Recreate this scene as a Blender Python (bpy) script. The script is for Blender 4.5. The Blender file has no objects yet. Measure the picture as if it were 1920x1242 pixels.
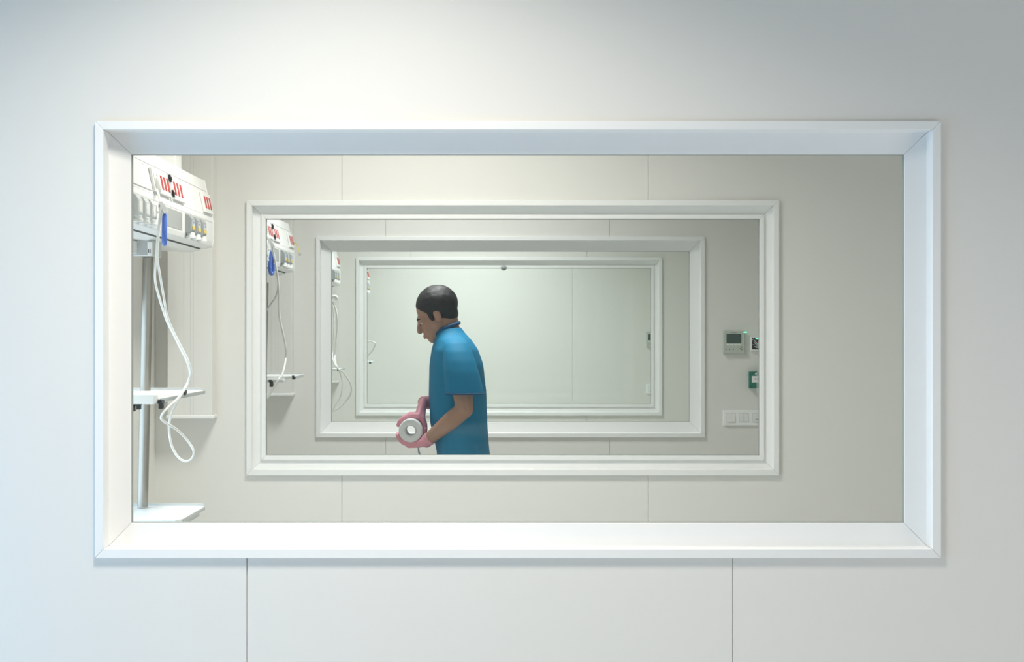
import bpy, bmesh, math, random
from mathutils import Vector, Matrix
random.seed(4)
C = bpy.context.scene.collection
U = 0.00133            # metres per photo pixel at the distance of the first wall
D = 4.2                # distance camera - first wall
EYE = 1.5
VX, VY = 945.0, 628.0  # vanishing point of the corridor of windows
PITCH = 0.586          # room pitch in units of D
S = [1.0, 1.0 + PITCH, 1.0 + 2 * PITCH, 1.0 + 3 * PITCH, 1.0 + 4 * PITCH]

def P(px, py, s):
    return Vector(((px - VX) * s * U, s * D, EYE + (VY - py) * s * U))
def L(x, z, s):        # room units: x left of the axis, z above the eye
    return Vector((-x * U, s * D, EYE + z * U))

# ------------------------------------------------------------------ materials
def mat(name, rgb, rough=0.5, metal=0.0, bump=0.0, scale=60.0, var=0.0, emit=None, emit_s=0.0, aniso=None, coat=0.0):
    m = bpy.data.materials.new(name); m.use_nodes = True
    nt = m.node_tree; b = nt.nodes['Principled BSDF']
    b.inputs['Base Color'].default_value = (*rgb, 1); b.inputs['Roughness'].default_value = rough
    b.inputs['Metallic'].default_value = metal
    if coat: b.inputs['Coat Weight'].default_value = coat
    tc = nt.nodes.new('ShaderNodeTexCoord'); nz = nt.nodes.new('ShaderNodeTexNoise')
    mp = nt.nodes.new('ShaderNodeMapping'); nt.links.new(tc.outputs['Object'], mp.inputs['Vector'])
    if aniso: mp.inputs['Scale'].default_value = aniso
    nt.links.new(mp.outputs['Vector'], nz.inputs['Vector'])
    nz.inputs['Scale'].default_value = scale; nz.inputs['Detail'].default_value = 3
    if var:
        mr = nt.nodes.new('ShaderNodeMapRange'); mr.inputs['To Min'].default_value = 1 - var; mr.inputs['To Max'].default_value = 1 + var
        nt.links.new(nz.outputs['Fac'], mr.inputs['Value'])
        vm = nt.nodes.new('ShaderNodeVectorMath'); vm.operation = 'SCALE'; vm.inputs[0].default_value = rgb
        nt.links.new(mr.outputs['Result'], vm.inputs['Scale']); nt.links.new(vm.outputs['Vector'], b.inputs['Base Color'])
    if bump:
        bp = nt.nodes.new('ShaderNodeBump'); bp.inputs['Strength'].default_value = bump; bp.inputs['Distance'].default_value = 0.002
        nt.links.new(nz.outputs['Fac'], bp.inputs['Height']); nt.links.new(bp.outputs['Normal'], b.inputs['Normal'])
    if emit:
        b.inputs['Emission Color'].default_value = (*emit, 1); b.inputs['Emission Strength'].default_value = emit_s
    return m

def glass_mat():
    m = bpy.data.materials.new('window_glass'); m.use_nodes = True
    nt = m.node_tree; nt.nodes.clear()
    out = nt.nodes.new('ShaderNodeOutputMaterial'); mix = nt.nodes.new('ShaderNodeMixShader')
    tr = nt.nodes.new('ShaderNodeBsdfTransparent'); tr.inputs['Color'].default_value = (0.960, 0.981, 0.979, 1)
    gl = nt.nodes.new('ShaderNodeBsdfGlossy'); gl.inputs['Roughness'].default_value = 0.0
    fr = nt.nodes.new('ShaderNodeFresnel'); fr.inputs['IOR'].default_value = 1.36
    geo = nt.nodes.new('ShaderNodeNewGeometry'); inv = nt.nodes.new('ShaderNodeMath'); inv.operation = 'SUBTRACT'; inv.inputs[0].default_value = 1
    mul = nt.nodes.new('ShaderNodeMath'); mul.operation = 'MULTIPLY'
    nt.links.new(geo.outputs['Backfacing'], inv.inputs[1]); nt.links.new(fr.outputs['Fac'], mul.inputs[0]); nt.links.new(inv.outputs[0], mul.inputs[1])
    nt.links.new(mul.outputs[0], mix.inputs['Fac']); nt.links.new(tr.outputs[0], mix.inputs[1]); nt.links.new(gl.outputs[0], mix.inputs[2])
    nt.links.new(mix.outputs[0], out.inputs['Surface'])
    return m

M = dict(
    wall=mat('wall_laminate', (0.775, 0.762, 0.730), 0.42, bump=0.02, scale=350, var=0.012),
    seam=mat('seam_sealant', (0.42, 0.43, 0.42), 0.8, var=0.05),
    frame=mat('white_lacquer', (0.86, 0.865, 0.86), 0.35, var=0.01, scale=20),
    gasket=mat('grey_rubber_gasket', (0.30, 0.32, 0.31), 0.7, var=0.05),
    glass=glass_mat(),
    floor=mat('vinyl_floor', (0.57, 0.58, 0.56), 0.45, var=0.05, scale=30),
    floor_light=mat('pale_vinyl_floor', (0.56, 0.56, 0.54), 0.45, var=0.05, scale=30),
    ceil=mat('ceiling_paint', (0.60, 0.60, 0.57), 0.8, bump=0.03, scale=200),
    panel=mat('white_enamel', (0.86, 0.865, 0.855), 0.3, var=0.01, scale=15),
    plastic=mat('white_plastic', (0.83, 0.83, 0.81), 0.35, var=0.01),
    cream=mat('pale_grey_plastic', (0.52, 0.55, 0.49), 0.45, var=0.02),
    red=mat('red_socket_plastic', (0.50, 0.03, 0.03), 0.4, var=0.05),
    black=mat('black_plastic', (0.02, 0.021, 0.022), 0.45, var=0.1),
    dark=mat('dark_slot', (0.08, 0.085, 0.085), 0.7, var=0.1),
    grey=mat('grey_moulding', (0.33, 0.35, 0.355), 0.45, var=0.03),
    lgrey=mat('light_grey_label', (0.60, 0.62, 0.62), 0.4, var=0.02),
    midgrey=mat('grey_aluminium', (0.55, 0.57, 0.57), 0.3, metal=0.5, var=0.03),
    yellow=mat('yellow_label', (0.78, 0.58, 0.12), 0.5, var=0.05),
    blue=mat('blue_plastic', (0.09, 0.19, 0.62), 0.35, var=0.05),
    steel=mat('brushed_steel', (0.40, 0.38, 0.34), 0.40, metal=1.0, bump=0.15, scale=40, var=0.06, aniso=(30, 30, 0.4)),
    cable=mat('white_cable', (0.86, 0.86, 0.84), 0.4, var=0.02),
    greencable=mat('yellow_green_cable', (0.62, 0.55, 0.08), 0.5, var=0.1),
    screen=mat('lcd_glass', (0.055, 0.095, 0.085), 0.2, var=0.15, scale=25),
    ink=mat('grey_print', (0.16, 0.18, 0.17), 0.6, var=0.05),
    led=mat('green_led', (0.05, 0.5, 0.3), 0.4, emit=(0.15, 1.0, 0.6), emit_s=1.6),
    green=mat('green_call_point', (0.01, 0.16, 0.115), 0.35, var=0.05),
    clear=mat('clear_cover', (0.75, 0.85, 0.82), 0.15, var=0.02),
    switch=mat('switch_plastic', (0.90, 0.91, 0.90), 0.35, var=0.01),
    skin=mat('skin', (0.42, 0.235, 0.165), 0.5, bump=0.06, scale=400, var=0.06),
    hair=mat('black_hair', (0.014, 0.013, 0.014), 0.55, bump=0.6, scale=90, var=0.3, aniso=(1, 6, 1)),
    tunic=mat('blue_cotton', (0.0, 0.20, 0.38), 0.75, bump=0.35, scale=14, var=0.10),
    tunicdark=mat('navy_collar', (0.012, 0.085, 0.19), 0.75, bump=0.2, scale=60, var=0.08),
    trouser=mat('grey_trousers', (0.16, 0.15, 0.145), 0.8, bump=0.3, scale=20, var=0.1),
    shoe=mat('white_shoe', (0.72, 0.72, 0.71), 0.45, var=0.03),
    glove=mat('pink_glove', (0.78, 0.33, 0.41), 0.45, bump=0.2, scale=120, var=0.06),
    roll=mat('white_roll', (0.86, 0.86, 0.87), 0.7, bump=0.2, scale=60, var=0.03),
    eye=mat('eye_white', (0.75, 0.74, 0.72), 0.2), iris=mat('brown_iris', (0.04, 0.022, 0.012), 0.2),
    lip=mat('lip', (0.36, 0.13, 0.11), 0.5),
)

# ------------------------------------------------------------------ mesh helpers
def obj(name, bm, m, parent=None, smooth=None, bevel=0.0, seg=2):
    me = bpy.data.meshes.new(name)
    bmesh.ops.recalc_face_normals(bm, faces=bm.faces)
    bm.to_mesh(me); bm.free()
    me.materials.append(M[m] if isinstance(m, str) else m)
    o = bpy.data.objects.new(name, me); C.objects.link(o)
    if parent is not None:
        o.parent = parent
        o.matrix_parent_inverse = Matrix.Translation(-parent.location) if False else Matrix()
        if parent.type == 'EMPTY':
            me.transform(Matrix.Translation(-parent.matrix_basis.translation)); 
        else:
            g = parent.parent
            if g is not None and g.type == 'EMPTY':
                me.transform(Matrix.Translation(-g.matrix_basis.translation))
    if bevel:
        b = o.modifiers.new('bevel', 'BEVEL'); b.width = bevel; b.segments = seg; b.limit_method = 'ANGLE'; b.angle_limit = math.radians(40)
    if smooth:
        for p in me.polygons: p.use_smooth = True
        if smooth != True:
            try: me.set_sharp_from_angle(angle=math.radians(smooth))
            except Exception: pass
    return o

def thing(name, label, cat, loc=(0, 0, 0), group=None):
    o = bpy.data.objects.new(name, None); C.objects.link(o); o.empty_display_size = 0.05
    o.location = loc
    tag(o, label, cat, group); return o
def tag(o, label, cat, group=None):
    o['label'] = label; o['category'] = cat
    if group: o['group'] = group
    return o
def struct(o): o['kind'] = 'structure'; return o
def lab(o, t): o['label'] = t; return o

def box(bm, a, b):
    x0, x1 = sorted((a[0], b[0])); y0, y1 = sorted((a[1], b[1])); z0, z1 = sorted((a[2], b[2]))
    v = [bm.verts.new(p) for p in ((x0,y0,z0),(x1,y0,z0),(x1,y1,z0),(x0,y1,z0),(x0,y0,z1),(x1,y0,z1),(x1,y1,z1),(x0,y1,z1))]
    for f in ((0,3,2,1),(4,5,6,7),(0,1,5,4),(1,2,6,5),(2,3,7,6),(3,0,4,7)): bm.faces.new([v[i] for i in f])
    return v
def bx(a, b):
    bm = bmesh.new(); box(bm, a, b); return bm
def prism(bm, poly, f0, f1):   # poly of points mapped by f0 / f1 to the two ends
    a = [bm.verts.new(f0(p)) for p in poly]; b = [bm.verts.new(f1(p)) for p in poly]
    n = len(poly)
    bm.faces.new(a[::-1]); bm.faces.new(b)
    for i in range(n): bm.faces.new((a[i], a[(i+1) % n], b[(i+1) % n], b[i]))
def spline(pts, n=8):
    pts = [Vector(p) for p in pts]; out = []
    for i in range(len(pts) - 1):
        p0 = pts[max(i-1, 0)]; p1 = pts[i]; p2 = pts[i+1]; p3 = pts[min(i+2, len(pts)-1)]
        for k in range(n):
            t = k / n
            out.append(0.5 * ((2*p1) + (p2-p0)*t + (2*p0-5*p1+4*p2-p3)*t*t + (3*p1-p0-3*p2+p3)*t**3))
    out.append(pts[-1]); return out
def loft(bm, rings, cap=True):
    rs = [[bm.verts.new(p) for p in r] for r in rings]; n = len(rs[0])
    for a, b in zip(rs, rs[1:]):
        for i in range(n): bm.faces.new((a[i], a[(i+1) % n], b[(i+1) % n], b[i]))
    if cap: bm.faces.new(rs[0][::-1]); bm.faces.new(rs[-1])
def tube(bm, pts, r, n=10):
    pts = [Vector(p) for p in pts]; rr = r if isinstance(r, (list, tuple)) else [r] * len(pts)
    t0 = (pts[1] - pts[0]).normalized()
    up = Vector((0, 0, 1)) if abs(t0.z) < 0.9 else Vector((1, 0, 0))
    u = t0.cross(up).normalized(); rings = []
    for i, p in enumerate(pts):
        t = (pts[min(i+1, len(pts)-1)] - pts[max(i-1, 0)]).normalized()
        u = (u - t * u.dot(t)).normalized(); v = t.cross(u)
        rings.append([p + (u * math.cos(2*math.pi*k/n) + v * math.sin(2*math.pi*k/n)) * rr[i] for k in range(n)])
    loft(bm, rings)
def ellipsoid(bm, c, r, rot=None, seg=20, rings=14):
    m = Matrix.Translation(c) @ (rot.to_4x4() if rot else Matrix()) @ Matrix.Diagonal((*r, 1))
    bmesh.ops.create_uvsphere(bm, u_segments=seg, v_segments=rings, radius=1, matrix=m)
def capsule(bm, pts, radii, n=14):
    """closed tapered chain with rounded ends; overlapping pieces are fused by the remesh"""
    for i, (p, r) in enumerate(zip(pts, radii)): ellipsoid(bm, Vector(p), (r, r, r), seg=n, rings=10)
    for i in range(len(pts) - 1): tube(bm, [pts[i], pts[i+1]], [radii[i], radii[i+1]], n)
def fuse(o, voxel, smooth=6):
    r = o.modifiers.new('fuse', 'REMESH'); r.mode = 'VOXEL'; r.voxel_size = voxel; r.use_smooth_shade = True
    s = o.modifiers.new('soften', 'SMOOTH'); s.factor = 0.5; s.iterations = smooth

def dup(root, delta, label, group=None):
    r = root.copy(); C.objects.link(r); r.location = Vector(root.location) + Vector(delta); r['label'] = label
    if group: r['group'] = group
    for ch in list(root.children):
        c = ch.copy(); C.objects.link(c); c.parent = r
        for g in ch.children:
            k = g.copy(); C.objects.link(k); k.parent = c
    return r

# ------------------------------------------------------------------ setting: walls with their windows
WT = 0.16
OX0, OX1, OZ0, OZ1 = -765.0, 817.0, -418.0, 400.0        # outer edge of the window frame (units)
ZF, ZC = -EYE / U, 1.55 / U                              # floor, ceiling in units
XL, XR = -1036.0, 1560.0                                 # inner faces of the rooms' side walls
def wpt(x, y, z): return (x * U, y, EYE + z * U)
def make_wall(i):
    y0 = S[i] * D; bm = bmesh.new()
    hx0, hx1, hz0, hz1 = OX0 + 8, OX1 - 8, OZ0 + 8, OZ1 - 8
    xl, xr = (-2300.0, 2300.0) if i == 0 else (XL, XR)
    g = 0.85
    a, b = -482.0, 429.0                                 # panel joints
    top_joint = i > 0
    def slab(x0, x1, z0, z1, y=y0): box(bm, wpt(x0, y, z0), wpt(x1, y0 + WT, z1))
    slab(xl, hx0, ZF, ZC); slab(hx1, xr, ZF, ZC)
    for (z0, z1, joint) in ((ZF, hz0, True), (hz1, ZC, top_joint)):
        if joint:
            slab(hx0, a - g, z0, z1); slab(a + g, b - g, z0, z1); slab(b + g, hx1, z0, z1)
            slab(a - g, a + g, z0, z1, y0 + 0.007); slab(b - g, b + g, z0, z1, y0 + 0.007)
        else: slab(hx0, hx1, z0, z1)
    o = obj(['wall_front', 'wall_second', 'wall_third', 'wall_fourth'][i], bm, 'wall')
    struct(o)
    make_window(i, y0)

def ring(bm, prof, y_of, gap=0.0):
    """four mitred sides following the profile [(inset units, depth m)]; closed outline"""
    def corner(k, ins):
        x0, x1, z0, z1 = OX0 + ins, OX1 - ins, OZ0 + ins * 1.06, OZ1 - ins
        return [(x0, z1), (x1, z1), (x1, z0), (x0, z0)][k]
    for k in range(4):
        k2 = (k + 1) % 4
        va, vb = [], []
        for ins, dy in prof:
            ax, az = corner(k, ins); bx_, bz = corner(k2, ins)
            d = Vector((bx_ - ax, bz - az)).normalized() * gap
            va.append(bm.verts.new(wpt(ax + d.x, y_of(dy), az + d.y))); vb.append(bm.verts.new(wpt(bx_ - d.x, y_of(dy), bz - d.y)))
        n = len(prof)
        for j in range(n): bm.faces.new((va[j], va[(j+1) % n], vb[(j+1) % n], vb[j]))
        bm.faces.new(va[::-1]); bm.faces.new(vb)

def make_window(i, y0):
    w = bpy.data.objects.new('window_%d' % (i + 1), None); C.objects.link(w); w.location = (0, y0, EYE); struct(w)
    bead = i in (1, 3); pr = 0.013; dp = 0.028 if bead else 0.052; lip = 0.020 if bead else 0.038
    e = 43.0 if bead else 57.0
    prof = [(0, -0.0005), (0, -pr), (16, -pr), (17.5, lip), (e, dp), (e, dp + 0.012), (9, dp + 0.012), (9, -0.0005)]
    bm = bmesh.new(); ring(bm, prof, lambda d: y0 + d, 0.22)
    obj('window_frame', bm, 'frame', w, bevel=0.0012)
    gi = 54.0 if bead else 57.0
    if bead:
        bm = bmesh.new(); ring(bm, [(41.5, dp - 0.011), (gi, dp - 0.010), (gi, dp + 0.018), (41.5, dp + 0.018)], lambda d: y0 + d, 0.15)
        obj('glazing_bead', bm, 'frame', w, bevel=0.001)
    bm = bmesh.new(); ring(bm, [(gi - 0.6, dp + 0.004), (gi + 1.6, dp + 0.006), (gi + 1.6, dp + 0.017), (gi - 0.6, dp + 0.017)], lambda d: y0 + d)
    obj('gasket', bm, 'gasket', w)  # rubber seal; its grey also stands for the shadow line along the glass
    gx0, gx1, gz0, gz1 = OX0 + gi - 2, OX1 - gi + 2, OZ0 + (gi - 2) * 1.06, OZ1 - gi + 2
    obj('glass_pane', bx(wpt(gx0, y0 + dp + 0.008, gz0), wpt(gx1, y0 + dp + 0.014, gz1)), 'glass', w)
    # casing on the far side of the wall
    yb = y0 + WT
    prof = [(0, 0.0005), (0, pr), (16, pr), (20, pr - 0.013), (48, -0.05), (48, -0.062), (9, -0.062), (9, 0.0005)]
    bm = bmesh.new(); ring(bm, prof, lambda d: yb + d, 0.22)
    obj('rear_casing', bm, 'frame', w, bevel=0.0012)
for i in range(4): make_wall(i)
# end wall: flat panels with two joints
bm = bmesh.new(); y5 = S[4] * D; jj = [XL, -482.0, 429.0, XR]
for k in range(3): box(bm, wpt(jj[k] + (0.9 if k else 0), y5, ZF), wpt(jj[k+1] - (0.9 if k < 2 else 0), y5 + WT, ZC))
for j in jj[1:3]: box(bm, wpt(j - 0.9, y5 + 0.003, ZF), wpt(j + 0.9, y5 + WT, ZC))
struct(obj('wall_end', bm, 'wall'))
yA = S[0] * D + WT
# side walls of the rooms: an unseen low opening added to let blue light into the first
bm = bmesh.new()
OPENING = (D * 1.08, D * 1.36, 0.50, 1.60)
zc = EYE + ZC * U
def lw(y0, y1, z0, z1): box(bm, (XL * U - 0.12, y0, z0), (XL * U, y1, z1))
lw(yA, OPENING[0], 0, zc); lw(OPENING[1], y5, 0, zc); lw(OPENING[0], OPENING[1], 0, OPENING[2]); lw(OPENING[0], OPENING[1], OPENING[3], zc)
struct(obj('wall_left', bm, 'wall'))
struct(obj('wall_right', bx((XR * U, yA, 0), (XR * U + 0.12, y5, zc)), 'wall'))
# the room the picture is taken from, with a daylight window in its left wall
RX = 2300 * U; RB = -1.2
bm = bmesh.new(); W0 = (1.7, 3.8, 0.25, 1.35)
def l0(y0, y1, z0, z1): box(bm, (-RX - 0.12, y0, z0), (-RX, y1, z1))
l0(RB, W0[0], 0, zc); l0(W0[1], D, 0, zc); l0(W0[0], W0[1], 0, W0[2]); l0(W0[0], W0[1], W0[3], zc)
struct(obj('wall_side', bm, 'wall'))
bm = bmesh.new()
for (ya_, yb_, za_, zb_) in ((RB, 1.0, 0, zc), (3.0, D, 0, zc), (1.0, 3.0, 0, 0.4), (1.0, 3.0, 1.5, zc)): box(bm, (RX, ya_, za_), (RX + 0.12, yb_, zb_))  # opening added only for the fill light on this side
struct(obj('wall_side_opposite', bm, 'wall'))
struct(obj('wall_rear', bx((-RX, RB - 0.12, 0), (RX, RB, zc)), 'wall'))
struct(obj('floor', bx((-RX - 0.12, RB - 0.12, -0.1), (RX + 0.12, D + WT / 2, 0)), 'floor_light'))
struct(obj('floor_rooms', bx((-RX - 0.12, D + WT / 2, -0.1), (RX + 0.12, y5 + WT, 0)), 'floor'))
struct(obj('ceiling', bx((-RX - 0.12, RB - 0.12, zc), (RX + 0.12, y5 + WT, zc + 0.1)), 'ceil'))

# ------------------------------------------------------------------ headwall unit (bed head supply unit)
ROOM = ['first', 'second', 'third', 'fourth']
SEEN = ['behind the large front window', 'behind the second window', 'behind the third window', 'behind the fourth window']
DY = PITCH * D
def face_x(z):                      # sloped upper face
    return 825 + (z - 330) * 0.2075
FN = Vector((1, 0, 0)) ; FT = Vector((-0.2075, 0, 1)).normalized(); FN = Vector((1, 0, 0.2075)).normalized()
def slab_on_face(bm, s0, s1, z0, z1, t, lift=0.0, sh=0.0):
    """plate lying on the sloped face: along y from s0 to s1, from z0 to z1, thickness t"""
    pts = []
    for (s, z) in ((s0, z0), (s1, z0), (s1, z1), (s0, z1)):
        pts.append(L(face_x(z), z, s))
    a = [bm.verts.new(p + FN * lift) for p in pts]; b = [bm.verts.new(p + FN * (lift + t)) for p in pts]
    bm.faces.new(a[::-1]); bm.faces.new(b)
    for i in range(4): bm.faces.new((a[i], a[(i+1) % 4], b[(i+1) % 4], b[i]))

def make_unit():
    t = thing('bed_head_unit', 'x', 'supply unit', L(1036, 237, 1.33), 'bed head supply units')
    s0, s1 = 1.055, 1.508
    sec = [(1034, 436), (861, 440), (848, 436), (825, 330), (823, 320), (823, 262), (826, 249), (853, 243), (855, 247), (859, 246), (861, 241), (886, 234), (1034, 242)]
    bm = bmesh.new(); prism(bm, sec, lambda p: L(p[0], p[1], s0), lambda p: L(p[0], p[1], s1))
    obj('housing', bm, 'panel', t, bevel=0.002)
    bm = bmesh.new(); prism(bm, [(x - (1.2 if x < 900 else 0), z + (1 if z > 300 else -1)) for x, z in sec], lambda p: L(p[0], p[1], s1), lambda p: L(p[0], p[1], s1 + 0.0022))
    obj('end_cap', bm, 'plastic', t, bevel=0.001)
    # thin joints along the housing
    bm = bmesh.new(); 
    slab_on_face(bm, s0, s1 - 0.001, 404, 405, 0.0006, -0.0003)
    slab_on_face(bm, s0, s1 - 0.001, 331, 332.4, 0.0006, -0.0003)
    box(bm, L(823.3, 317, s0), L(822.6, 315.8, s1 - 0.001))
    lab(obj('joint_line', bm, 'lgrey', t), 'pale grey joint line')
    bm = bmesh.new(); prism(bm, [(853, 243.6), (855, 247.2), (859.4, 246.2), (861, 241.6), (857, 244.6)], lambda p: L(p[0], p[1] - 0.4, s0), lambda p: L(p[0], p[1] - 0.4, s1 - 0.001))
    lab(obj('bottom_groove', bm, 'dark', t), 'dark groove under the front rail')
    # glossy cover between the two groups of outlets
    lab(obj('cover_panel', bx(L(824, 312, 1.296), L(822.0, 266, 1.362)), 'midgrey', t, bevel=0.001), 'glossy grey cover panel')
    # drop post to the ceiling
    lab(obj('ceiling_post', bx(L(1030, 437, 1.435), L(884, ZC - 0.5, 1.462)), 'panel', t, bevel=0.003), 'white post rising to the ceiling')
    # socket plates
    def plate(s0, s1, mods, z0=337, z1=394):
        bm = bmesh.new(); slab_on_face(bm, s0, s1, z0, z1, 0.009)
        p = obj('socket_plate', bm, 'plastic', t, bevel=0.002)
        zc_ = (z0 + z1) / 2
        for s, kind in mods:
            bm = bmesh.new(); slab_on_face(bm, s - 0.0031, s + 0.0031, zc_ - 17, zc_ + 17, 0.002, 0.0085)
            q = obj('socket', bm, 'red' if kind == 'r' else 'lgrey', p, bevel=0.001)
            if kind == 'r': q['label'] = 'red socket'
    plate(1.256, 1.3165, [(1.2625, 'w'), (1.274, 'w'), (1.2875, 'r'), (1.2995, 'r'), (1.3115, 'r')])
    plate(1.3298, 1.3745, [(1.3385, 'r'), (1.3515, 'r'), (1.3645, 'r')])
    plate(1.466, 1.5065, [(1.475, 'r'), (1.487, 'r'), (1.499, 'r')])
    bm = bmesh.new(); slab_on_face(bm, 1.3198, 1.3258, 344, 399, 0.009)
    st = obj('data_strip', bm, 'lgrey', t, bevel=0.002)
    for z in (348, 386):
        bm = bmesh.new(); slab_on_face(bm, 1.3205, 1.3245, z - 9, z + 9, 0.006, 0.009); slab_on_face(bm, 1.3195, 1.3255, z - 3, z + 4, 0.008, 0.009)
        lab(obj('data_plug', bm, 'black', st, bevel=0.001), 'black plug')
    # gas outlets, two groups of three
    def outlet(s, light, zt=312):
        w = 0.0078
        prof = [(825, zt + 3), (812, zt - 2), (806, zt - 12), (806, 270), (811, 263), (825, 263)]
        bm = bmesh.new(); prism(bm, prof, lambda p: L(p[0], p[1], s - w), lambda p: L(p[0], p[1], s + w))
        g = lab(obj('gas_outlet', bm, 'lgrey' if light else 'grey', t, bevel=0.0025), 'pale grey gas outlet' if light else 'dark grey gas outlet')
        f = bx(L(806.6, 297, s - w * .7), L(805.2, 272, s + w * .7))
        obj('face_label', f, 'lgrey' if not light else 'plastic', g)
        if not light:
            lab(obj('yellow_sticker', bx(L(805.6, 282, s - w * .72), L(804.6, 273, s + w * .72)), 'yellow', g), 'yellow sticker')
            lab(obj('blue_mark', bx(L(805.6, 294, s - w * .2), L(804.7, 289, s + w * .3)), 'blue', g), 'small blue mark')
        else:
            lab(obj('white_mark', bx(L(805.6, 284, s - w * .6), L(804.6, 274, s + w * .6)), 'plastic', g), 'white rectangle')
        bm = bmesh.new(); c = L(813, 0, s)
        for (z0, z1, r) in ((251, 257, 0.017), (257, 265, 0.014)):
            tube(bm, [(c.x, c.y, EYE + z0 * U), (c.x, c.y, EYE + z1 * U)], r, 18)
        lab(obj('probe_collar', bm, 'plastic', g, smooth=40, bevel=0.001), 'white round collar')
    for s in (1.183, 1.207, 1.231): outlet(s, True)
    for s in (1.384, 1.411, 1.438): outlet(s, False)
    # mount for the pole under the housing
    bm = bmesh.new(); box(bm, L(926, 236, 1.325), L(876, 196, 1.365))
    mb = obj('pole_mount', bm, 'midgrey', t, bevel=0.002)
    bm = bmesh.new(); box(bm, L(928, 232, 1.30), L(911, 202, 1.3255)); box(bm, L(884, 230, 1.322), L(873, 196, 1.3262))
    lab(obj('mount_plate', bm, 'panel', mb, bevel=0.001), 'white bracket plate')
    for x, z0, z1, sl in ((876.3, 212, 203, 1.3215), (880.4, 212, 203, 1.3215), (920, 223, 217, 1.2995)):
        lab(obj('slot', bx(L(x, z0, sl), L(x + 1.3, z1, sl + 0.0007)), 'dark', mb), 'dark slot')
    return t
unit = make_unit()
ulabels = ['white bed head supply unit with red sockets behind the large front window, at its left end',
           'white bed head supply unit with red sockets in the second room, yellow wire beside it',
           'narrow view of a white supply unit with one red socket plate in the third room',
           'sliver of white supply unit at the edge of the fourth and smallest window']
ulabels[0] = 'white bed head supply unit with red sockets and a blue loop, largest of its kind'
unit['label'] = ulabels[0]
for k in range(1, 4): dup(unit, (0, DY * k, 0), ulabels[k])

# ------------------------------------------------------------------ trunking column on the far wall of each room
def make_column():
    t = thing('trunking_column', 'x', 'trunking', L(920, -244, 1.585), 'trunking columns on the walls')
    zb, zt = -243, ZC - 0.5
    bm = bmesh.new(); box(bm, L(988, zb + 6, 1.5650), L(856, zt, 1.5858)); obj('cover', bm, 'wall', t, bevel=0.003)
    bm = bmesh.new(); box(bm, L(991, zb - 4, 1.5635), L(851, zb + 7, 1.5858)); lab(obj('bottom_cap', bm, 'frame', t, bevel=0.004), 'white bottom cap')
    bm = bmesh.new()
    for x in (912.0, 920.5, 940.0): box(bm, L(x, zb + 8, 1.56485), L(x - 1.0, zt, 1.5652))
    lab(obj('joint_line', bm, 'lgrey', t), 'thin grey joint line')
    return t
col = make_column()
cl = ['pale trunking column on the wall behind the supply unit with the blue loop, white cap at its foot',
      'pale trunking column in the second room, white cap just under the small shelf',
      'pale trunking column beside the looped white cable in the third room']
col['label'] = cl[0]
for k in (1, 2): dup(col, (0, DY * k, 0), cl[k])

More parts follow.
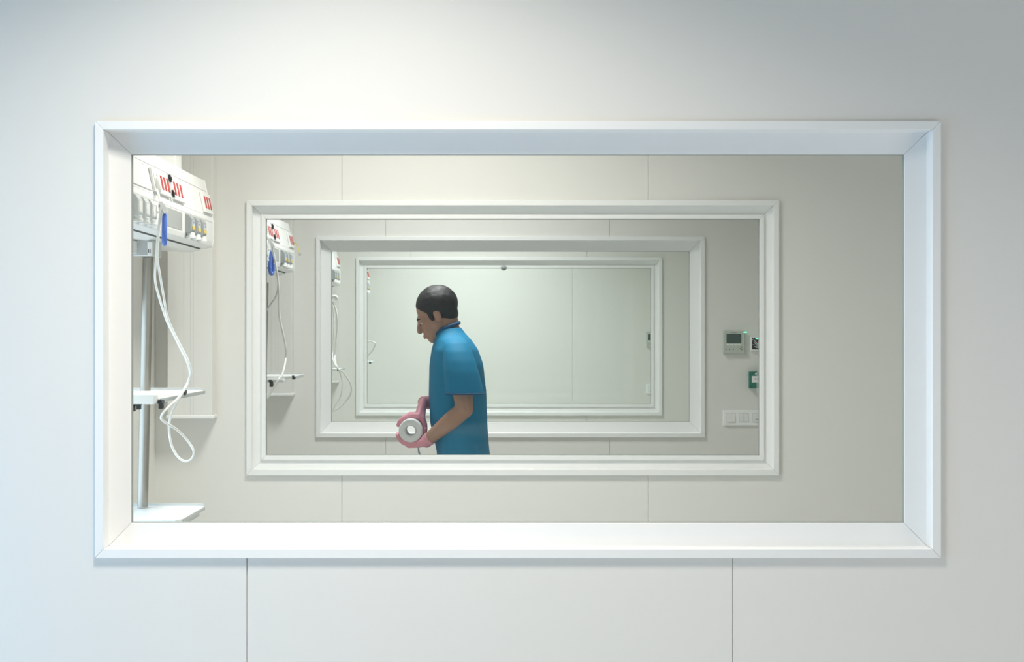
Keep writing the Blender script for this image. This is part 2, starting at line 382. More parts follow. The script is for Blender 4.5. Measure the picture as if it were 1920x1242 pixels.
# ------------------------------------------------------------------ pole with shelves
def make_stand(k, off=(0, 0, 0), full=True):
    labs = ['steel equipment pole with two white shelves hanging below the supply unit with the blue loop',
            'small white equipment shelf with black clamps in the second room',
            'tiny white equipment shelf with black clamps in the third room',
            'smallest white equipment shelf, seen at the edge of the fourth window']
    t = thing('equipment_pole', labs[k], 'equipment stand', L(900, -440, 1.345))
    top, bot = P(277.5, 483, 1.345), P(267.5, 950, 1.345)
    if not full: bot = P(272, 760, 1.345)
    bm = bmesh.new(); tube(bm, [bot, top], 0.0178, 32); lab(obj('pole', bm, 'steel', t, smooth=40), 'brushed steel pole')
    def shelf(z, sn, sf, x=762):
        p = bmesh.new(); r = 16
        poly = [(985, sn), (x + r, sn), (x + 4, sn + 0.002), (x, sn + 0.006), (x, sf - 0.006), (x + 4, sf - 0.002), (x + r, sf), (985, sf)]
        prism(p, poly, lambda q: L(q[0], z - 9, q[1]), lambda q: L(q[0], z, q[1]))
        sh = obj('shelf', p, 'panel', t, bevel=0.002)
        bm = bmesh.new(); prism(bm, [(985, z - 2), (x + 3, z - 2), (x + 4, z + 2), (x + 9, z + 5.5), (985, z + 5.5)], lambda q: L(q[0], q[1], sf - 0.0005), lambda q: L(q[0], q[1], sf + 0.0015))
        lab(obj('back_rail', bm, 'lgrey', sh, bevel=0.001), 'pale grey rail along the back edge')
        bm = bmesh.new(); box(bm, L(x - 1.5, z - 0.5, sn + 0.004), L(x + 1.5, z - 9.5, sf - 0.004))
        lab(obj('side_edge', bm, 'midgrey', sh, bevel=0.002), 'grey side rail')
        return sh
    sh = shelf(-141, 1.18 if full else 1.277, 1.362)
    def knob(x, z, s, a=9, h=12, nm='clamp_knob'):
        bm = bmesh.new(); box(bm, L(x - a / 2, z, s), L(x + a / 2, z - h, s + 0.006)); box(bm, L(x - a * .2, z + 5, s + 0.001), L(x + a * .8, z - 3, s + 0.012))
        lab(obj(nm, bm, 'black', sh, bevel=0.0015), 'black clamp knob')
    if full:
        bm = bmesh.new(); box(bm, L(985, -131, 1.172), L(767, -153, 1.183)); lab(obj('front_box', bm, 'panel', sh, bevel=0.006, seg=4), 'white front box')
        knob(759, -150, 1.178, 9, 14); knob(806, -154, 1.174, 8, 11); knob(818, -154, 1.174, 7, 15)
        knob(761, -138, 1.268, 5, 6, 'rail_clip')
    else:
        bm = bmesh.new(); box(bm, L(985, -150, 1.262), L(796, -162, 1.285)); lab(obj('front_box', bm, 'panel', sh, bevel=0.004, seg=3), 'white front box')
        knob(767, -145, 1.277, 10, 8); knob(838, -158, 1.26, 12, 20); knob(862, -160, 1.26, 9, 12)
    if full:
        s2 = shelf(-437, 1.262, 1.362)
        bm = bmesh.new(); box(bm, L(768, -447, 1.275), L(775, -458, 1.345)); lab(obj('under_rail', bm, 'midgrey', s2, bevel=0.002), 'grey bracket under the shelf')
    for o in [t]: o.location = Vector(t.location) + Vector(off)
    return t
stand = make_stand(0)
st2 = make_stand(1, (0.036, DY * 1.0 + 0.05, -0.006), False)
s3 = dup(st2, (-0.036, DY + 0.03, -0.016), 'tiny white equipment shelf with black clamps in the third room')
s4 = dup(st2, (-0.036, DY * 2 + 0.03, -0.012), 'smallest white equipment shelf, just showing at the edge of the fourth window')
for o in (stand, st2, s3, s4): o['group'] = 'equipment poles with shelves'

# ------------------------------------------------------------------ cables, loops, card
def cord(name, label, px, r, m='cable', cat='cable', group='white cables hanging from the supply units'):
    bm = bmesh.new(); tube(bm, spline([P(*p) for p in px], 8), r, 10)
    o = obj(name, bm, m, None, smooth=True); return tag(o, label, cat, group)
def cord_thing(label, px, r, extra=None):
    t = thing('power_cable', label, 'cable', P(*px[-1]), 'white cables hanging from the supply units')
    bm = bmesh.new(); tube(bm, spline([P(*p) for p in px], 8), r, 10); obj('cord', bm, 'cable', t, smooth=True)
    return t
t = cord_thing('long white cable with a plug, doubled and looped in front of the steel pole',
    [(292, 352, 1.262), (297, 364, 1.255), (300, 379, 1.25), (301.5, 392, 1.248), (299.5, 410, 1.246), (296, 440, 1.243), (293, 480, 1.243), (290.7, 522, 1.243), (297, 553, 1.243), (311, 597, 1.243),
     (323, 622, 1.243), (338, 652, 1.24), (351, 679, 1.235), (356, 700, 1.235), (352.5, 716, 1.232), (336, 744, 1.22), (314.5, 765, 1.165), (302.5, 781, 1.162), (307.3, 790.6, 1.165), (331.4, 806, 1.19), (350.8, 825.6, 1.2),
     (362.8, 845, 1.2), (360.4, 859.4, 1.2), (348.4, 865.5, 1.2), (333.9, 857, 1.2), (321.8, 835, 1.2), (317, 801.4, 1.2), (323, 772.5, 1.205), (339, 742, 1.212), (351, 722, 1.225), (358, 702, 1.228), (354, 680, 1.228),
     (340, 652, 1.232), (325, 622, 1.236), (313.5, 593, 1.236), (306.4, 553, 1.236), (299, 511, 1.236), (295, 480, 1.236), (297.5, 440, 1.238), (301, 412, 1.24), (304, 394, 1.244)], 0.0036)
bm = bmesh.new(); pc = P(291.5, 346, 1.262)
tube(bm, [pc + Vector((0.003, 0, 0.022)), pc + Vector((0.006, 0, 0.004)), pc + Vector((0.010, 0, -0.018)), pc + Vector((0.011, 0, -0.026))], [0.009, 0.012, 0.0105, 0.006], 18)
box(bm, pc + Vector((-0.022, -0.012, 0.0)), pc + Vector((0.004, 0.012, 0.022)))
lab(obj('plug', bm, 'cable', t, smooth=40, bevel=0.002), 'white mains plug')
bm = bmesh.new()
prism(bm, [(298, 378), (303, 377), (309, 383), (316, 397), (315.5, 400), (311, 398), (304, 392), (301, 400), (298.5, 397), (296.5, 386)], lambda p: P(p[0], p[1], 1.236), lambda p: P(p[0], p[1], 1.252))
lab(obj('cord_grip', bm, 'cable', t, bevel=0.002), 'white wedge shaped grip')
bm = bmesh.new(); box(bm, P(297.6, 384, 1.2352), P(299.2, 389, 1.2362)); lab(obj('grip_slot', bm, 'dark', t), 'dark slot in the grip')

def blue_loop(px, py0, py1, s, yaw, label, w=0.026):
    c = P(px, (py0 + py1) / 2, s); h = (py1 - py0) * s * U / 2 - 0.008
    t = thing('blue_loop', label, 'hanger loop', c, 'blue hanger loops')
    pts = []
    for k in range(41):
        a = 2 * math.pi * k / 40
        taper = 0.62 - 0.38 * math.sin(a)
        pts.append(c + Matrix.Rotation(yaw, 3, 'Z') @ Vector((0, math.cos(a) * w * taper, math.sin(a) * h)))
    bm = bmesh.new(); tube(bm, pts, 0.0078, 14); obj('loop', bm, 'blue', t, smooth=True)
    bm = bmesh.new(); top = c + Vector((0, 0, h + 0.004)); tube(bm, [top + Vector((-0.028, 0, 0.006)), top + Vector((0.0, 0, 0.008))], 0.004, 10)
    lab(obj('hanger_pin', bm, 'cable', t, smooth=40), 'white pin')
    return t
blue_loop(308.3, 400, 462, 1.252, math.radians(9.2), 'bright blue hanger loop beside the white cable grip, the larger of the two')
blue_loop(509, 470, 517, 1.858, math.radians(-28), 'small blue hanger loop in the second room, at the edge of the second window', 0.02)
# blank card leaning on the sloped face
t = thing('notice_card', 'blank white card with a hole near its top, leaning on the largest supply unit', 'card', L(face_x(338), 338, 1.21))
bm = bmesh.new(); slab_on_face(bm, 1.16, 1.25, 338, 400, 0.003, 0.0004); obj('sheet', bm, 'panel', t, bevel=0.0008)
bm = bmesh.new(); slab_on_face(bm, 1.233, 1.237, 394, 397, 0.0006, 0.0032); lab(obj('hole', bm, 'lgrey', t), 'grey hole')

# second room
t = cord_thing('white cable dropping in one long bow to the small shelf in the second room',
    [(502, 444, 1.835), (508, 457, 1.835), (514.6, 484, 1.835), (520, 516, 1.835), (522.6, 545, 1.835), (522.8, 580, 1.835), (525.4, 603, 1.835), (530.7, 626, 1.835), (535.7, 654, 1.835), (535, 677, 1.835), (529, 702, 1.775), (522, 712, 1.75), (508, 736, 1.75), (500, 748, 1.75)], 0.005)
bm = bmesh.new(); prism(bm, [(502, 447), (506, 447), (511, 454), (516, 463), (513, 464), (506, 458), (502, 455)], lambda p: P(p[0], p[1], 1.822), lambda p: P(p[0], p[1], 1.838))
lab(obj('cord_grip', bm, 'cable', t, bevel=0.002), 'white wedge shaped grip')
cord('signal_cable', 'thin grey cable curving back to the window edge in the second room', [(521, 520, 1.842), (521, 540, 1.842), (517, 556, 1.85), (507, 572, 1.86), (497, 586, 1.87)], 0.0036, 'lgrey')
bm = bmesh.new()
t = thing('earth_wire', 'short yellow and green wire curling from the second supply unit, small ring at its end', 'wire', P(562, 477, 2.07))
tube(bm, spline([P(551, 455, 2.095), P(555, 457, 2.09), P(558.5, 462, 2.085), P(560.5, 469, 2.08), P(562, 476, 2.075)], 8), 0.0022, 8); obj('wire', bm, 'greencable', t, smooth=True)
bm = bmesh.new(); e = P(562.5, 477.5, 2.075)
tube(bm, [e + Vector((math.cos(a) * 0.005, 0, math.sin(a) * 0.005)) for a in [2 * math.pi * k / 16 for k in range(17)]], 0.0016, 8); lab(obj('ring_lug', bm, 'grey', t, smooth=True), 'grey ring lug')
# third room
t = cord_thing('looped white cable with a hook shaped top in the third room',
    [(619, 562, 2.49), (622.5, 566, 2.49), (627, 574, 2.49), (631, 586, 2.49), (632.6, 612, 2.49), (630, 645, 2.49), (627.5, 672, 2.49), (633, 690, 2.41), (646, 702, 2.41), (656.5, 718, 2.41), (659, 730.5, 2.41), (654.7, 744.7, 2.41), (640.5, 760.6, 2.41), (623, 773, 2.41), (616, 778, 2.41)], 0.0055)
bm = bmesh.new(); tube(bm, spline([P(621, 560, 2.488), P(625, 556.5, 2.488), P(629, 556.5, 2.488), P(631.5, 559, 2.488), P(630, 563, 2.488)], 6), 0.010, 12)
lab(obj('hook_head', bm, 'cable', t, smooth=True), 'white curved head')
cord('signal_cable', 'second thin white cable crossing the looped cable in the third room', [(624, 572, 2.50), (627, 606, 2.50), (625, 640, 2.50), (623, 668, 2.50), (628, 684, 2.405), (636, 696, 2.405), (641.4, 718, 2.405), (638.8, 743, 2.405), (630, 758, 2.405), (620, 778, 2.405)], 0.004)
# fourth room
cord('signal_cable', 'tiny white cable bow at the edge of the fourth window', [(684, 641.5, 3.06), (689, 641, 3.06), (697, 641, 3.06), (702, 643, 3.06), (703.4, 647, 3.06), (699, 656, 3.06), (690, 667, 3.06), (685, 672, 3.06)], 0.0062)

# ------------------------------------------------------------------ controls on the third wall and the end wall
def make_controller(wall, label):
    s = S[wall]; y = s * D
    def q(px, py): return ((px - VX) * S[2] * U, EYE + (VY - py) * S[2] * U)   # read off on the third wall
    def bb(x0, y0, x1, y1, d0, d1, bm=None):
        bm = bm or bmesh.new(); a = q(x0, y0); b = q(x1, y1); box(bm, (a[0], y - d0, a[1]), (b[0], y - d1, b[1])); return bm
    a = q(1375, 663)
    t = thing('air_controller', label, 'wall controller', (a[0], y, a[1]), 'wall controllers with a display')
    obj('case', bb(1355, 620.5, 1396, 663.5, 0.020, -0.001), 'cream', t, bevel=0.003)
    lab(obj('display', bb(1361.2, 626.3, 1388.9, 643.9, 0.0212, 0.019), 'screen', t, bevel=0.0006), 'dark green display')
    for k in range(4): obj('soft_key', bb(1361.6 + 6.95 * k, 645.8, 1367.6 + 6.95 * k, 648.0, 0.0212, 0.0195), 'switch', t, bevel=0.0004)
    for x, yy in ((1360.4, 655.2), (1367.2, 655.2), (1374, 655.2), (1389.8, 651.3), (1389.8, 655.6), (1386.8, 654)):
        bm = bmesh.new(); c = q(x, yy); tube(bm, [(c[0], y - 0.0195, c[1]), (c[0], y - 0.0210, c[1])], 0.0036, 12); lab(obj('button', bm, 'ink', t), 'small grey button')
    # maker's mark: small emblem and a word, unreadable in the picture
    bm = bmesh.new()
    c = q(1372.3, 623.6)
    for dx, dz in ((0, 0.0028), (-0.0026, -0.0012), (0.0026, -0.0012)):
        v = [bm.verts.new((c[0] + dx + ax, y - 0.0203, c[1] + dz + az)) for ax, az in ((0, 0.0026), (0.0018, 0), (0, -0.0026), (-0.0018, 0))]; bm.faces.new(v)
    for k, (x, h) in enumerate(((1374.4, 1.7), (1375.6, 1.2), (1376.5, 1.6), (1377.6, 1.2), (1378.6, 1.2), (1379.6, 1.3))):
        bb(x, 624.8 - h, x + 0.65, 624.8, 0.0204, 0.0198, bm)
    lab(obj('lettering', bm, 'ink', t), 'small grey emblem and lettering')
    lab(obj('status_light', bb(1393.0, 622.4, 1399.3, 624.4, 0.0215, 0.012), 'led', t, bevel=0.0008), 'lit green status light')
    return t
make_controller(2, 'grey wall controller with dark display and green light, whole and above the triple switch')
make_controller(4, 'grey wall controller half hidden by the edge of the fourth and smallest window')

def make_switches(wall, label):
    s = S[wall]; y = s * D
    def q(px, py): return ((px - VX) * S[2] * U, EYE + (VY - py) * S[2] * U)
    def bb(x0, y0, x1, y1, d0, d1, bm=None):
        bm = bm or bmesh.new(); a = q(x0, y0); b = q(x1, y1); box(bm, (a[0], y - d0, a[1]), (b[0], y - d1, b[1])); return bm
    a = q(1390, 798)
    t = thing('light_switch', label, 'switch', (a[0], y, a[1]), 'triple switch plates')
    obj('plate', bb(1355.2, 769.3, 1434, 798.3, 0.010, 0.0), 'switch', t, bevel=0.003)
    def rocker(x0, x1, tilt=0.002):
        bm = bmesh.new(); a = q(x0, 775.6); b = q(x1, 791.3)
        v = [(a[0], y - 0.011, a[1]), (b[0], y - 0.011, a[1]), (b[0], y - 0.011 - tilt, b[1]), (a[0], y - 0.011 - tilt, b[1])]
        w = [(a[0], y - 0.008, a[1]), (b[0], y - 0.008, a[1]), (b[0], y - 0.008, b[1]), (a[0], y - 0.008, b[1])]
        vv = [bm.verts.new(p) for p in v]; ww = [bm.verts.new(p) for p in w]
        bm.faces.new(vv); bm.faces.new(ww[::-1])
        for i in range(4): bm.faces.new((vv[i], vv[(i+1) % 4], ww[(i+1) % 4], ww[i]))
        obj('rocker', bm, 'plastic', t, bevel=0.0008)
    rocker(1362, 1378, 0.0042); rocker(1386.3, 1394.2, 0.0015); rocker(1395.0, 1402.8, 0.0015); rocker(1411.5, 1427.5, 0.003)
    bm = bmesh.new()
    for x0, x1 in ((1361.3, 1378.7), (1385.6, 1403.5), (1410.8, 1428.2)): bb(x0, 774.9, x1, 792.0, 0.0103, 0.0095, bm)
    lab(obj('insert_gap', bm, 'lgrey', t), 'grey gap around the rockers')
    lab(obj('mark', bb(1416, 786, 1421, 786.7, 0.0155, 0.009), 'ink', t), 'small grey line')
    return t
make_switches(2, 'white triple light switch on the wall behind the second window')
make_switches(4, 'white light switch cut off by the edge of the fourth and smallest window')

y3 = S[2] * D
def q3(px, py): return ((px - VX) * S[2] * U, EYE + (VY - py) * S[2] * U)
def b3(x0, y0, x1, y1, d0, d1, bm=None):
    bm = bm or bmesh.new(); a = q3(x0, y0); b = q3(x1, y1); box(bm, (a[0], y3 - d0, a[1]), (b[0], y3 - d1, b[1])); return bm
a = q3(1416, 658)
t = thing('touchless_switch', 'white square sensor switch with a black striped face and green light, beside the controller', 'sensor switch', (a[0], y3, a[1]))
obj('case', b3(1406.3, 631.5, 1436, 658.0, 0.018, 0), 'switch', t, bevel=0.003)
fp = lab(obj('face', b3(1409, 633.4, 1433, 655.4, 0.0190, 0.017), 'black', t, bevel=0.0008), 'black face with a pale hand pattern')
bm = bmesh.new()
def poly3(pts, d):
    v = [bm.verts.new((q3(*p)[0], y3 - d, q3(*p)[1])) for p in pts]; w = [bm.verts.new((q3(*p)[0], y3 - d + 0.001, q3(*p)[1])) for p in pts]
    bm.faces.new(v); bm.faces.new(w[::-1])
    for i in range(len(v)): bm.faces.new((v[i], v[(i+1) % len(v)], w[(i+1) % len(v)], w[i]))
for pts in ([(1412.8, 638.8), (1414.2, 638.0), (1421.5, 646.6), (1420.2, 648)], [(1412.2, 642.2), (1413.2, 641.4), (1420, 648.6), (1419, 649.6)], [(1413.2, 649.2), (1418, 649.6), (1419.4, 652.8), (1417, 652.6)],
            [(1409.6, 638), (1412.5, 634.2), (1413.2, 634.8), (1410.2, 638.6)], [(1409.5, 646.6), (1413.4, 646.0), (1413.4, 646.8), (1409.5, 647.4)],
            [(1420, 640), (1427, 643), (1428, 653), (1419.6, 653), (1419.5, 648)]):
    poly3(pts, 0.0196)
lab(obj('hand_sign', bm, 'lgrey', fp), 'pale grey hand sign')
lab(obj('status_light', b3(1415.8, 634.4, 1421.5, 636.8, 0.0205, 0.018), 'led', t, bevel=0.001), 'lit green status light')
a = q3(1418, 729)
t = thing('door_release', 'green emergency call box with a white panel and clear cover, above the triple switch', 'call point', (a[0], y3, a[1]))
obj('body', b3(1403.3, 697.2, 1437, 728.4, 0.035, 0), 'green', t, bevel=0.003)
lab(obj('press_panel', b3(1407.8, 705.2, 1433, 717.2, 0.037, 0.033), 'plastic', t, bevel=0.0008), 'white press panel')
bm = bmesh.new()
poly3([(1413.2, 711), (1414.6, 709.9), (1416.2, 710.4), (1416.2, 711.6), (1414.6, 712.1)], 0.0376)
b3(1418.6, 709.8, 1421.4, 712.2, 0.0377, 0.036, bm)
lab(obj('press_arrows', bm, 'black', t), 'black marks on the panel')
lab(obj('house_sign', b3(1413.6, 699.2, 1417.5, 702.4, 0.0358, 0.034), 'lgrey', t), 'pale sign')
bm = bmesh.new(); b3(1416.7, 697.6, 1417.6, 737, 0.047, 0.040, bm); b3(1416.7, 697.6, 1437, 698.6, 0.047, 0.040, bm)
lab(obj('clear_cover', bm, 'clear', t, bevel=0.0008), 'clear plastic cover edge')
# dark spot of unknown kind on the fourth window's head, built as a dome
c = P(944.5, 502.6, S[3]); c.y += 0.010
t = thing('dark_spot', 'small dark round spot on the top frame of the fourth window', 'sensor', (c.x, c.y, c.z))
bm = bmesh.new(); ellipsoid(bm, c, (0.021, 0.013, 0.018)); obj('dome', bm, 'grey', t, smooth=True)
bm = bmesh.new(); ellipsoid(bm, c + Vector((0, -0.009, -0.004)), (0.010, 0.008, 0.009)); lab(obj('lens', bm, 'ink', t, smooth=True), 'darker centre')

# ------------------------------------------------------------------ person
PS = 1.885; YP = PS * D
K = PS * U
def pp(px, py, dy=0.0): return Vector(((px - VX) * K, YP + dy, EYE + (VY - py) * K))
person = thing('person', 'person in a blue short sleeved tunic and pink gloves, head bowed, holding white roll', 'person', (-0.19, YP, 0))
HC = pp(817, 589); HROT = Matrix.Rotation(math.radians(-27), 3, 'Y')
def hp(x, y, z): return HC + HROT @ Vector((x, y, z))
body = bmesh.new()
def hell(c, r): ellipsoid(body, hp(*c), r, HROT)
hell((0.018, 0, 0.030), (0.097, 0.077, 0.090)); hell((-0.020, 0, -0.045), (0.070, 0.062, 0.078)); hell((-0.058, 0, -0.095), (0.030, 0.034, 0.026))
hell((-0.062, 0, 0.005), (0.032, 0.056, 0.030)); hell((-0.080, 0, -0.070), (0.018, 0.026, 0.018))
for s in (1, -1):
    hell((-0.055, s * 0.036, -0.040), (0.030, 0.022, 0.026)); hell((0.005, s * 0.076, -0.015), (0.018, 0.008, 0.031)); hell((-0.002, s * 0.079, -0.033), (0.010, 0.006, 0.012))
tube(body, [hp(-0.084, 0, 0.004), hp(-0.100, 0, -0.020), hp(-0.108, 0, -0.040), hp(-0.100, 0, -0.052)], [0.007, 0.0095, 0.0115, 0.007], 12)
ellipsoid(body, hp(-0.105, 0, -0.040), (0.011, 0.0125, 0.010), HROT)
NB = pp(843, 630)
capsule(body, [hp(0.030, 0, -0.055), (hp(0.030, 0, -0.055) + NB) / 2, NB], [0.056, 0.054, 0.060])
def oval(cx, z, a, b, n=28, dy=0.0): return [Vector((cx + a * math.cos(2*math.pi*k/n), YP + dy + b * math.sin(2*math.pi*k/n), z)) for k in range(n)]
loft(body, [oval(-0.19, 0.86, 0.10, 0.155), oval(-0.195, 0.95, 0.105, 0.165), oval(-0.212, 1.08, 0.105, 0.15), oval(-0.222, 1.22, 0.110, 0.155), oval(-0.228, 1.36, 0.108, 0.17), oval(-0.238, 1.45, 0.085, 0.155), oval(-0.248, 1.50, 0.055, 0.08)])
arms = {-1: [(-0.208, -0.170, 1.395), pp(873, 764, -0.225) - Vector((0, YP, 0)), pp(800, 826, -0.115) - Vector((0, YP, 0))],
        1: [(-0.208, 0.170, 1.395), (-0.165, 0.225, 1.165), pp(793, 755, 0.03) - Vector((0, YP, 0))]}
for s, a in arms.items():
    a = [Vector(p) + Vector((0, YP, 0)) for p in a]
    m1 = a[0].lerp(a[1], 0.5); m2 = a[1].lerp(a[2], 0.35)
    capsule(body, [a[0], m1, a[1], m2, a[2]], [0.050, 0.049, 0.041, 0.042, 0.027])
    arms[s] = a
RC = pp(772.5, 805); RC.y = YP - 0.055
def hand(bm, wrist, side, add=0.0):
    """side +1: far hand closing over the roll from above; -1: near hand closing from below"""
    up = side
    w = Vector(wrist)
    cy = RC.y + (0.022 if side > 0 else -0.028)
    R = 0.055 + 0.0095
    def rp(deg, dy, rad=R): return Vector((RC.x + math.cos(math.radians(deg)) * rad, cy + dy, RC.z + math.sin(math.radians(deg)) * rad))
    seq = (62, 96, 122, 144, 161) if up > 0 else (-62, -98, -124, -146, -163)
    palm = [w, w.lerp(rp(seq[0], 0, R + 0.012), 0.5), rp(seq[0], 0, R + 0.010), rp(seq[1], 0, R + 0.006)]
    for dy in (-0.026, -0.009, 0.009, 0.026):
        capsule(bm, [w + Vector((0, dy * 0.6, 0)), rp(seq[0], dy, R + 0.006), rp(seq[1], dy, R + 0.003)], [0.019 + add, 0.0165 + add, 0.0125 + add])
    for k, dy in enumerate((-0.031, -0.0105, 0.0105, 0.031)):
        ln = (0.93, 1.0, 0.97, 0.82)[k]
        angs = [seq[1]] + [seq[1] + (d - seq[1]) * ln for d in seq[2:]]
        capsule(bm, [rp(a, dy * (1 - 0.04 * j)) for j, a in enumerate(angs)], [0.0105 + add, 0.0098 + add, 0.0090 + add, 0.0078 + add], 10)
    sd = 0.030 if up > 0 else -0.030
    th = (48, 22, -2) if up > 0 else (-48, -22, 2)
    capsule(bm, [w.lerp(rp(seq[0], 0), 0.35) + Vector((0.006, -sd * 0.5, 0)), rp(th[0], -sd * 0.9, R + 0.010), rp(th[1], -sd * 0.75, R + 0.002), rp(th[2], -sd * 0.6, R)], [0.015 + add, 0.0125 + add, 0.0108 + add, 0.009 + add], 10)
for s in (1, -1): hand(body, arms[s][2], s)
# legs: mid stride, far leg forward
hipz = 0.90
legs = {1: [(-0.20, 0.09, hipz), (-0.335, 0.09, 0.50), (-0.43, 0.09, 0.095)], -1: [(-0.18, -0.09, hipz), (-0.17, -0.095, 0.49), (0.02, -0.095, 0.11)]}
for s, a in legs.items():
    a = [Vector(p) + Vector((0, YP, 0)) for p in a]; legs[s] = a
    capsule(body, [a[0], a[0].lerp(a[1], .5), a[1], a[1].lerp(a[2], .3), a[2]], [0.088, 0.075, 0.056, 0.055, 0.038])
    heel = 0.012 if s > 0 else 0.03
    capsule(body, [a[2] + Vector((0.03, 0, -0.035)), a[2] + Vector((-0.06, 0, -0.05)), a[2] + Vector((-0.15, 0, -0.065))], [0.035, 0.035, 0.028])
bo = obj('body', body, 'skin', person, smooth=True); fuse(bo, 0.0048, 3)
# hair: thick cap over crown, back and sides
bm = bmesh.new()
ellipsoid(bm, hp(0.024, 0, 0.036), (0.101, 0.083, 0.094), HROT, 32, 24)
cut_a = hp(-0.055, 0, 0.045); n_a = HROT @ Vector((-0.80, 0, -0.60))
bmesh.ops.bisect_plane(bm, geom=bm.verts[:] + bm.edges[:] + bm.faces[:], plane_co=cut_a, plane_no=n_a, clear_outer=True)
cut_b = hp(0.0, 0, -0.035); n_b = HROT @ Vector((-0.30, 0, -0.95))
bmesh.ops.bisect_plane(bm, geom=bm.verts[:] + bm.edges[:] + bm.faces[:], plane_co=cut_b, plane_no=n_b, clear_outer=True)
edges = [e for e in bm.edges if e.is_boundary]
bmesh.ops.holes_fill(bm, edges=edges)
rnd = random.Random(2)
for v in bm.verts: v.co += Vector((rnd.uniform(-1, 1), rnd.uniform(-1, 1), rnd.uniform(-1, 1))) * 0.0018
# nape and sideburns
ellipsoid(bm, hp(0.052, 0, -0.024), (0.050, 0.062, 0.050), HROT)
for s in (1, -1): ellipsoid(bm, hp(-0.022, s * 0.068, 0.004), (0.014, 0.012, 0.032), HROT)
ho = obj('hair', bm, 'hair', person, smooth=True); fuse(ho, 0.005, 4)
for s in (1, -1):
    bm = bmesh.new(); ellipsoid(bm, hp(-0.077, s * 0.031, -0.012), (0.0095, 0.0115, 0.0045), HROT)
    e = obj('eye', bm, 'eye', person, smooth=True)
    bm = bmesh.new(); ellipsoid(bm, hp(-0.0860, s * 0.031, -0.014), (0.003, 0.0055, 0.005), HROT); obj('iris', bm, 'iris', e, smooth=True)
    bm = bmesh.new(); tube(bm, [hp(-0.090, s * 0.014, 0.008), hp(-0.088, s * 0.032, 0.014), hp(-0.073, s * 0.050, 0.009)], [0.003, 0.0042, 0.0025], 8); obj('eyebrow', bm, 'hair', person, smooth=True)
bm = bmesh.new()
for dz, r in ((-0.069, 0.0048), (-0.077, 0.0055)): tube(bm, [hp(-0.085, -0.021, dz), hp(-0.0965, 0, dz), hp(-0.085, 0.021, dz)], [0.002, r, 0.002], 8)
obj('lips', bm, 'lip', person, smooth=True)
# tunic
bm = bmesh.new()
loft(bm, [oval(-0.160, 0.79, 0.155, 0.215), oval(-0.180, 0.87, 0.136, 0.208), oval(-0.192, 0.95, 0.124, 0.198), oval(-0.212, 1.08, 0.134, 0.190), oval(-0.218, 1.22, 0.136, 0.192), oval(-0.224, 1.36, 0.127, 0.198), oval(-0.231, 1.43, 0.110, 0.190), oval(-0.240, 1.475, 0.088, 0.155), oval(-0.252, 1.512, 0.066, 0.095), oval(-0.262, 1.535, 0.062, 0.075)])
for s in (-1, 1):
    sl = [(-0.230, 1.492, 0.020, 0.025, 0.09), (-0.226, 1.484, 0.040, 0.045, 0.115), (-0.220, 1.462, 0.056, 0.058, 0.142), (-0.213, 1.425, 0.066, 0.066, 0.168), (-0.204, 1.38, 0.074, 0.070, 0.188), (-0.196, 1.33, 0.081, 0.072, 0.203), (-0.178, 1.228, 0.091, 0.074, 0.222)]
    loft(bm, [oval(x, z, a, b, 24, s * dy) for x, z, a, b, dy in sl])
to = obj('tunic', bm, 'tunic', person, smooth=True); fuse(to, 0.0065, 9)
bm = bmesh.new(); 
cpts = [Vector((-0.268 + 0.056 * math.cos(a), YP + 0.072 * math.sin(a), 1.534 - 0.022 * math.cos(a) * -1 - 0.03 * (math.cos(a) < -0.4) * (-math.cos(a) - 0.4))) for a in [2*math.pi*k/32 for k in range(33)]]
tube(bm, cpts, 0.009, 10); lab(obj('collar', bm, 'tunicdark', person, smooth=True), 'darker blue collar')
for s in (-1, 1):
    bm = bmesh.new(); tube(bm, [Vector((-0.178 + 0.089 * math.cos(a), YP + s * 0.222 + 0.0725 * math.sin(a), 1.231)) for a in [2*math.pi*k/32 for k in range(33)]], 0.0045, 8)
    lab(obj('sleeve_hem', bm, 'tunicdark', person, smooth=True), 'darker blue sleeve hem')
bm = bmesh.new()
loft(bm, [oval(-0.185, 0.80, 0.115, 0.17), oval(-0.19, 0.90, 0.112, 0.168), oval(-0.197, 0.97, 0.108, 0.160)])
for s, a in legs.items(): tube(bm, [a[0], a[0].lerp(a[1], .5), a[1], a[1].lerp(a[2], .5), a[2] + Vector((0, 0, -0.005))], [0.105, 0.092, 0.076, 0.070, 0.062], 20)
tr = obj('trousers', bm, 'trouser', person, smooth=True); fuse(tr, 0.0075, 3)
for s, a in legs.items():
    bm = bmesh.new()
    k = a[2]
    capsule(bm, [k + Vector((0.035, 0, -0.045)), k + Vector((-0.05, 0, -0.045)), k + Vector((-0.15, 0, -0.062))], [0.045, 0.046, 0.036])
    z0 = min(k.z - 0.098, 0.0)
    box(bm, k + Vector((0.075, -0.04, -0.108)), k + Vector((-0.185, 0.04, -0.080)))
    so = obj('shoe', bm, 'shoe', person, smooth=True); fuse(so, 0.006, 4)
    dz = -(k.z - 0.108) 
    so.location.z += dz + 0.0005 if s > 0 else dz + 0.0005
for s in (1, -1):
    bm = bmesh.new(); w = arms[s][2]; hand(bm, w, s, 0.0028)
    d = (arms[s][1] - w).normalized(); tube(bm, [w - d * 0.01, w + d * 0.035], [0.028, 0.033], 16)
    go = obj('glove', bm, 'glove', person, smooth=True); fuse(go, 0.0036, 2)
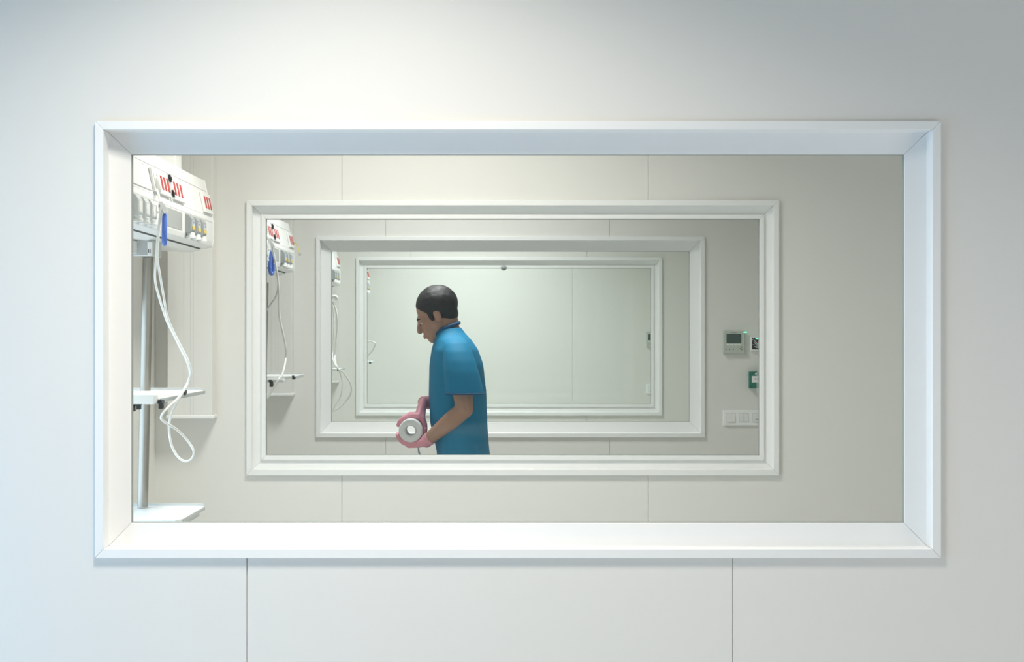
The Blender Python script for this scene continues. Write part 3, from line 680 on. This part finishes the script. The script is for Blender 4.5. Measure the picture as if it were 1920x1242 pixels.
# the white roll he holds
t = thing('paper_roll', 'white roll with a loose hanging strip, held between two pink gloved hands', 'roll', (RC.x, RC.y, RC.z - 0.055))
bm = bmesh.new(); n = 48
def circ(r, dy): return [Vector((RC.x + r * math.cos(2*math.pi*k/n), RC.y + dy, RC.z + r * math.sin(2*math.pi*k/n))) for k in range(n)]
rs = [circ(0.024, -0.07), circ(0.030, -0.073), circ(0.050, -0.073), circ(0.055, -0.068), circ(0.055, 0.068), circ(0.050, 0.073), circ(0.030, 0.073), circ(0.024, 0.07)]
rv = [[bm.verts.new(p) for p in r] for r in rs]
for a, b in zip(rv, rv[1:] + rv[:1]):
    for i in range(n): bm.faces.new((a[i], a[(i+1) % n], b[(i+1) % n], b[i]))
obj('wound_roll', bm, 'roll', t, smooth=40)
bm = bmesh.new(); tube(bm, [Vector((RC.x + 0.025 * math.cos(a), RC.y - 0.0735, RC.z + 0.025 * math.sin(a))) for a in [2*math.pi*k/32 for k in range(33)]], 0.003, 8); lab(obj('core', bm, 'lgrey', t, smooth=True), 'grey core rim')
bm = bmesh.new()
pts = spline([Vector((RC.x + 0.054, RC.y, RC.z + 0.01)), Vector((RC.x + 0.050, RC.y, RC.z - 0.04)), Vector((RC.x + 0.032, RC.y, RC.z - 0.085)), Vector((RC.x + 0.045, RC.y, RC.z - 0.13)), Vector((RC.x + 0.075, RC.y, RC.z - 0.165))], 6)
for w0, w1 in ((-0.065, 0.065),):
    va = [[bm.verts.new(p + Vector((o, w, 0))) for p in pts] for o in (0, 0.0012) for w in (w0, w1)]
    for i in range(len(pts) - 1):
        bm.faces.new((va[0][i], va[1][i], va[1][i+1], va[0][i+1])); bm.faces.new((va[2][i], va[2][i+1], va[3][i+1], va[3][i]))
        bm.faces.new((va[0][i], va[0][i+1], va[2][i+1], va[2][i])); bm.faces.new((va[1][i], va[3][i], va[3][i+1], va[1][i+1]))
obj('loose_strip', bm, 'roll', t, smooth=True)

# ------------------------------------------------------------------ light
def area(name, loc, size, sizey, power, col, rot=(0, 0, 0), spread=180):
    l = bpy.data.lights.new(name, 'AREA'); l.shape = 'RECTANGLE'; l.size = size; l.size_y = sizey; l.energy = power; l.color = col; l.spread = math.radians(spread)
    o = bpy.data.objects.new(name, l); C.objects.link(o); o.location = loc; o.rotation_euler = rot; return o
WARM = (1.0, 0.935, 0.83); COOL = (0.37, 0.66, 1.0)
zl = zc - 0.02
area('ceiling_lamp', (-0.42, D - 1.1, zl), 0.5, 0.5, 36, WARM, spread=128)
area('side_light', (-RX - 0.02, (W0[0] + W0[1]) / 2, (W0[2] + W0[3]) / 2), W0[3] - W0[2], W0[1] - W0[0], 50, COOL, (0, math.radians(-90), 0))
area('side_light', (RX + 0.02, 2.0, 0.95), 1.1, 2.0, 25, (1.0, 0.95, 0.92), (0, math.radians(90), 0))  # no known source: fill added to brighten the lower right of the wall
LP = [31.5, 32, 35.5, 42]
for k in range(4):
    area('ceiling_lamp', (-0.30, S[k] * D + WT + 1.2, zl), 0.5, 0.5, LP[k], (1.0, 0.945, 0.87) if k == 0 else (1.0, 0.955, 0.93), spread=132)
area('side_light', (XL * U - 0.03, (OPENING[0] + OPENING[1]) / 2, (OPENING[2] + OPENING[3]) / 2), OPENING[3] - OPENING[2], OPENING[1] - OPENING[0], 11, (0.68, 0.84, 1.0), (0, math.radians(-90), 0))  # unseen source, added for the blue tint low in the first room
w = bpy.data.worlds.new('World'); bpy.context.scene.world = w; w.use_nodes = True
w.node_tree.nodes['Background'].inputs[0].default_value = (0.6, 0.75, 0.9, 1); w.node_tree.nodes['Background'].inputs[1].default_value = 0.5

# ------------------------------------------------------------------ camera
cd = bpy.data.cameras.new('camera'); cam = bpy.data.objects.new('camera', cd); C.objects.link(cam)
cam.location = (0, 0, EYE); cam.rotation_euler = (math.radians(90), 0, 0)
cd.sensor_width = 36; cd.lens = 36 * (D / U) / 1920
cd.shift_x = 15 / 1920; cd.shift_y = 7 / 1920; cd.clip_start = 0.05
sc = bpy.context.scene; sc.camera = cam
sc.view_settings.view_transform = 'Standard'; sc.view_settings.look = 'None'; sc.view_settings.gamma = 1; sc.view_settings.use_curve_mapping = False
sc.view_settings.exposure = 0.0
sc.cycles.max_bounces = 14; sc.cycles.transparent_max_bounces = 32; sc.cycles.diffuse_bounces = 8
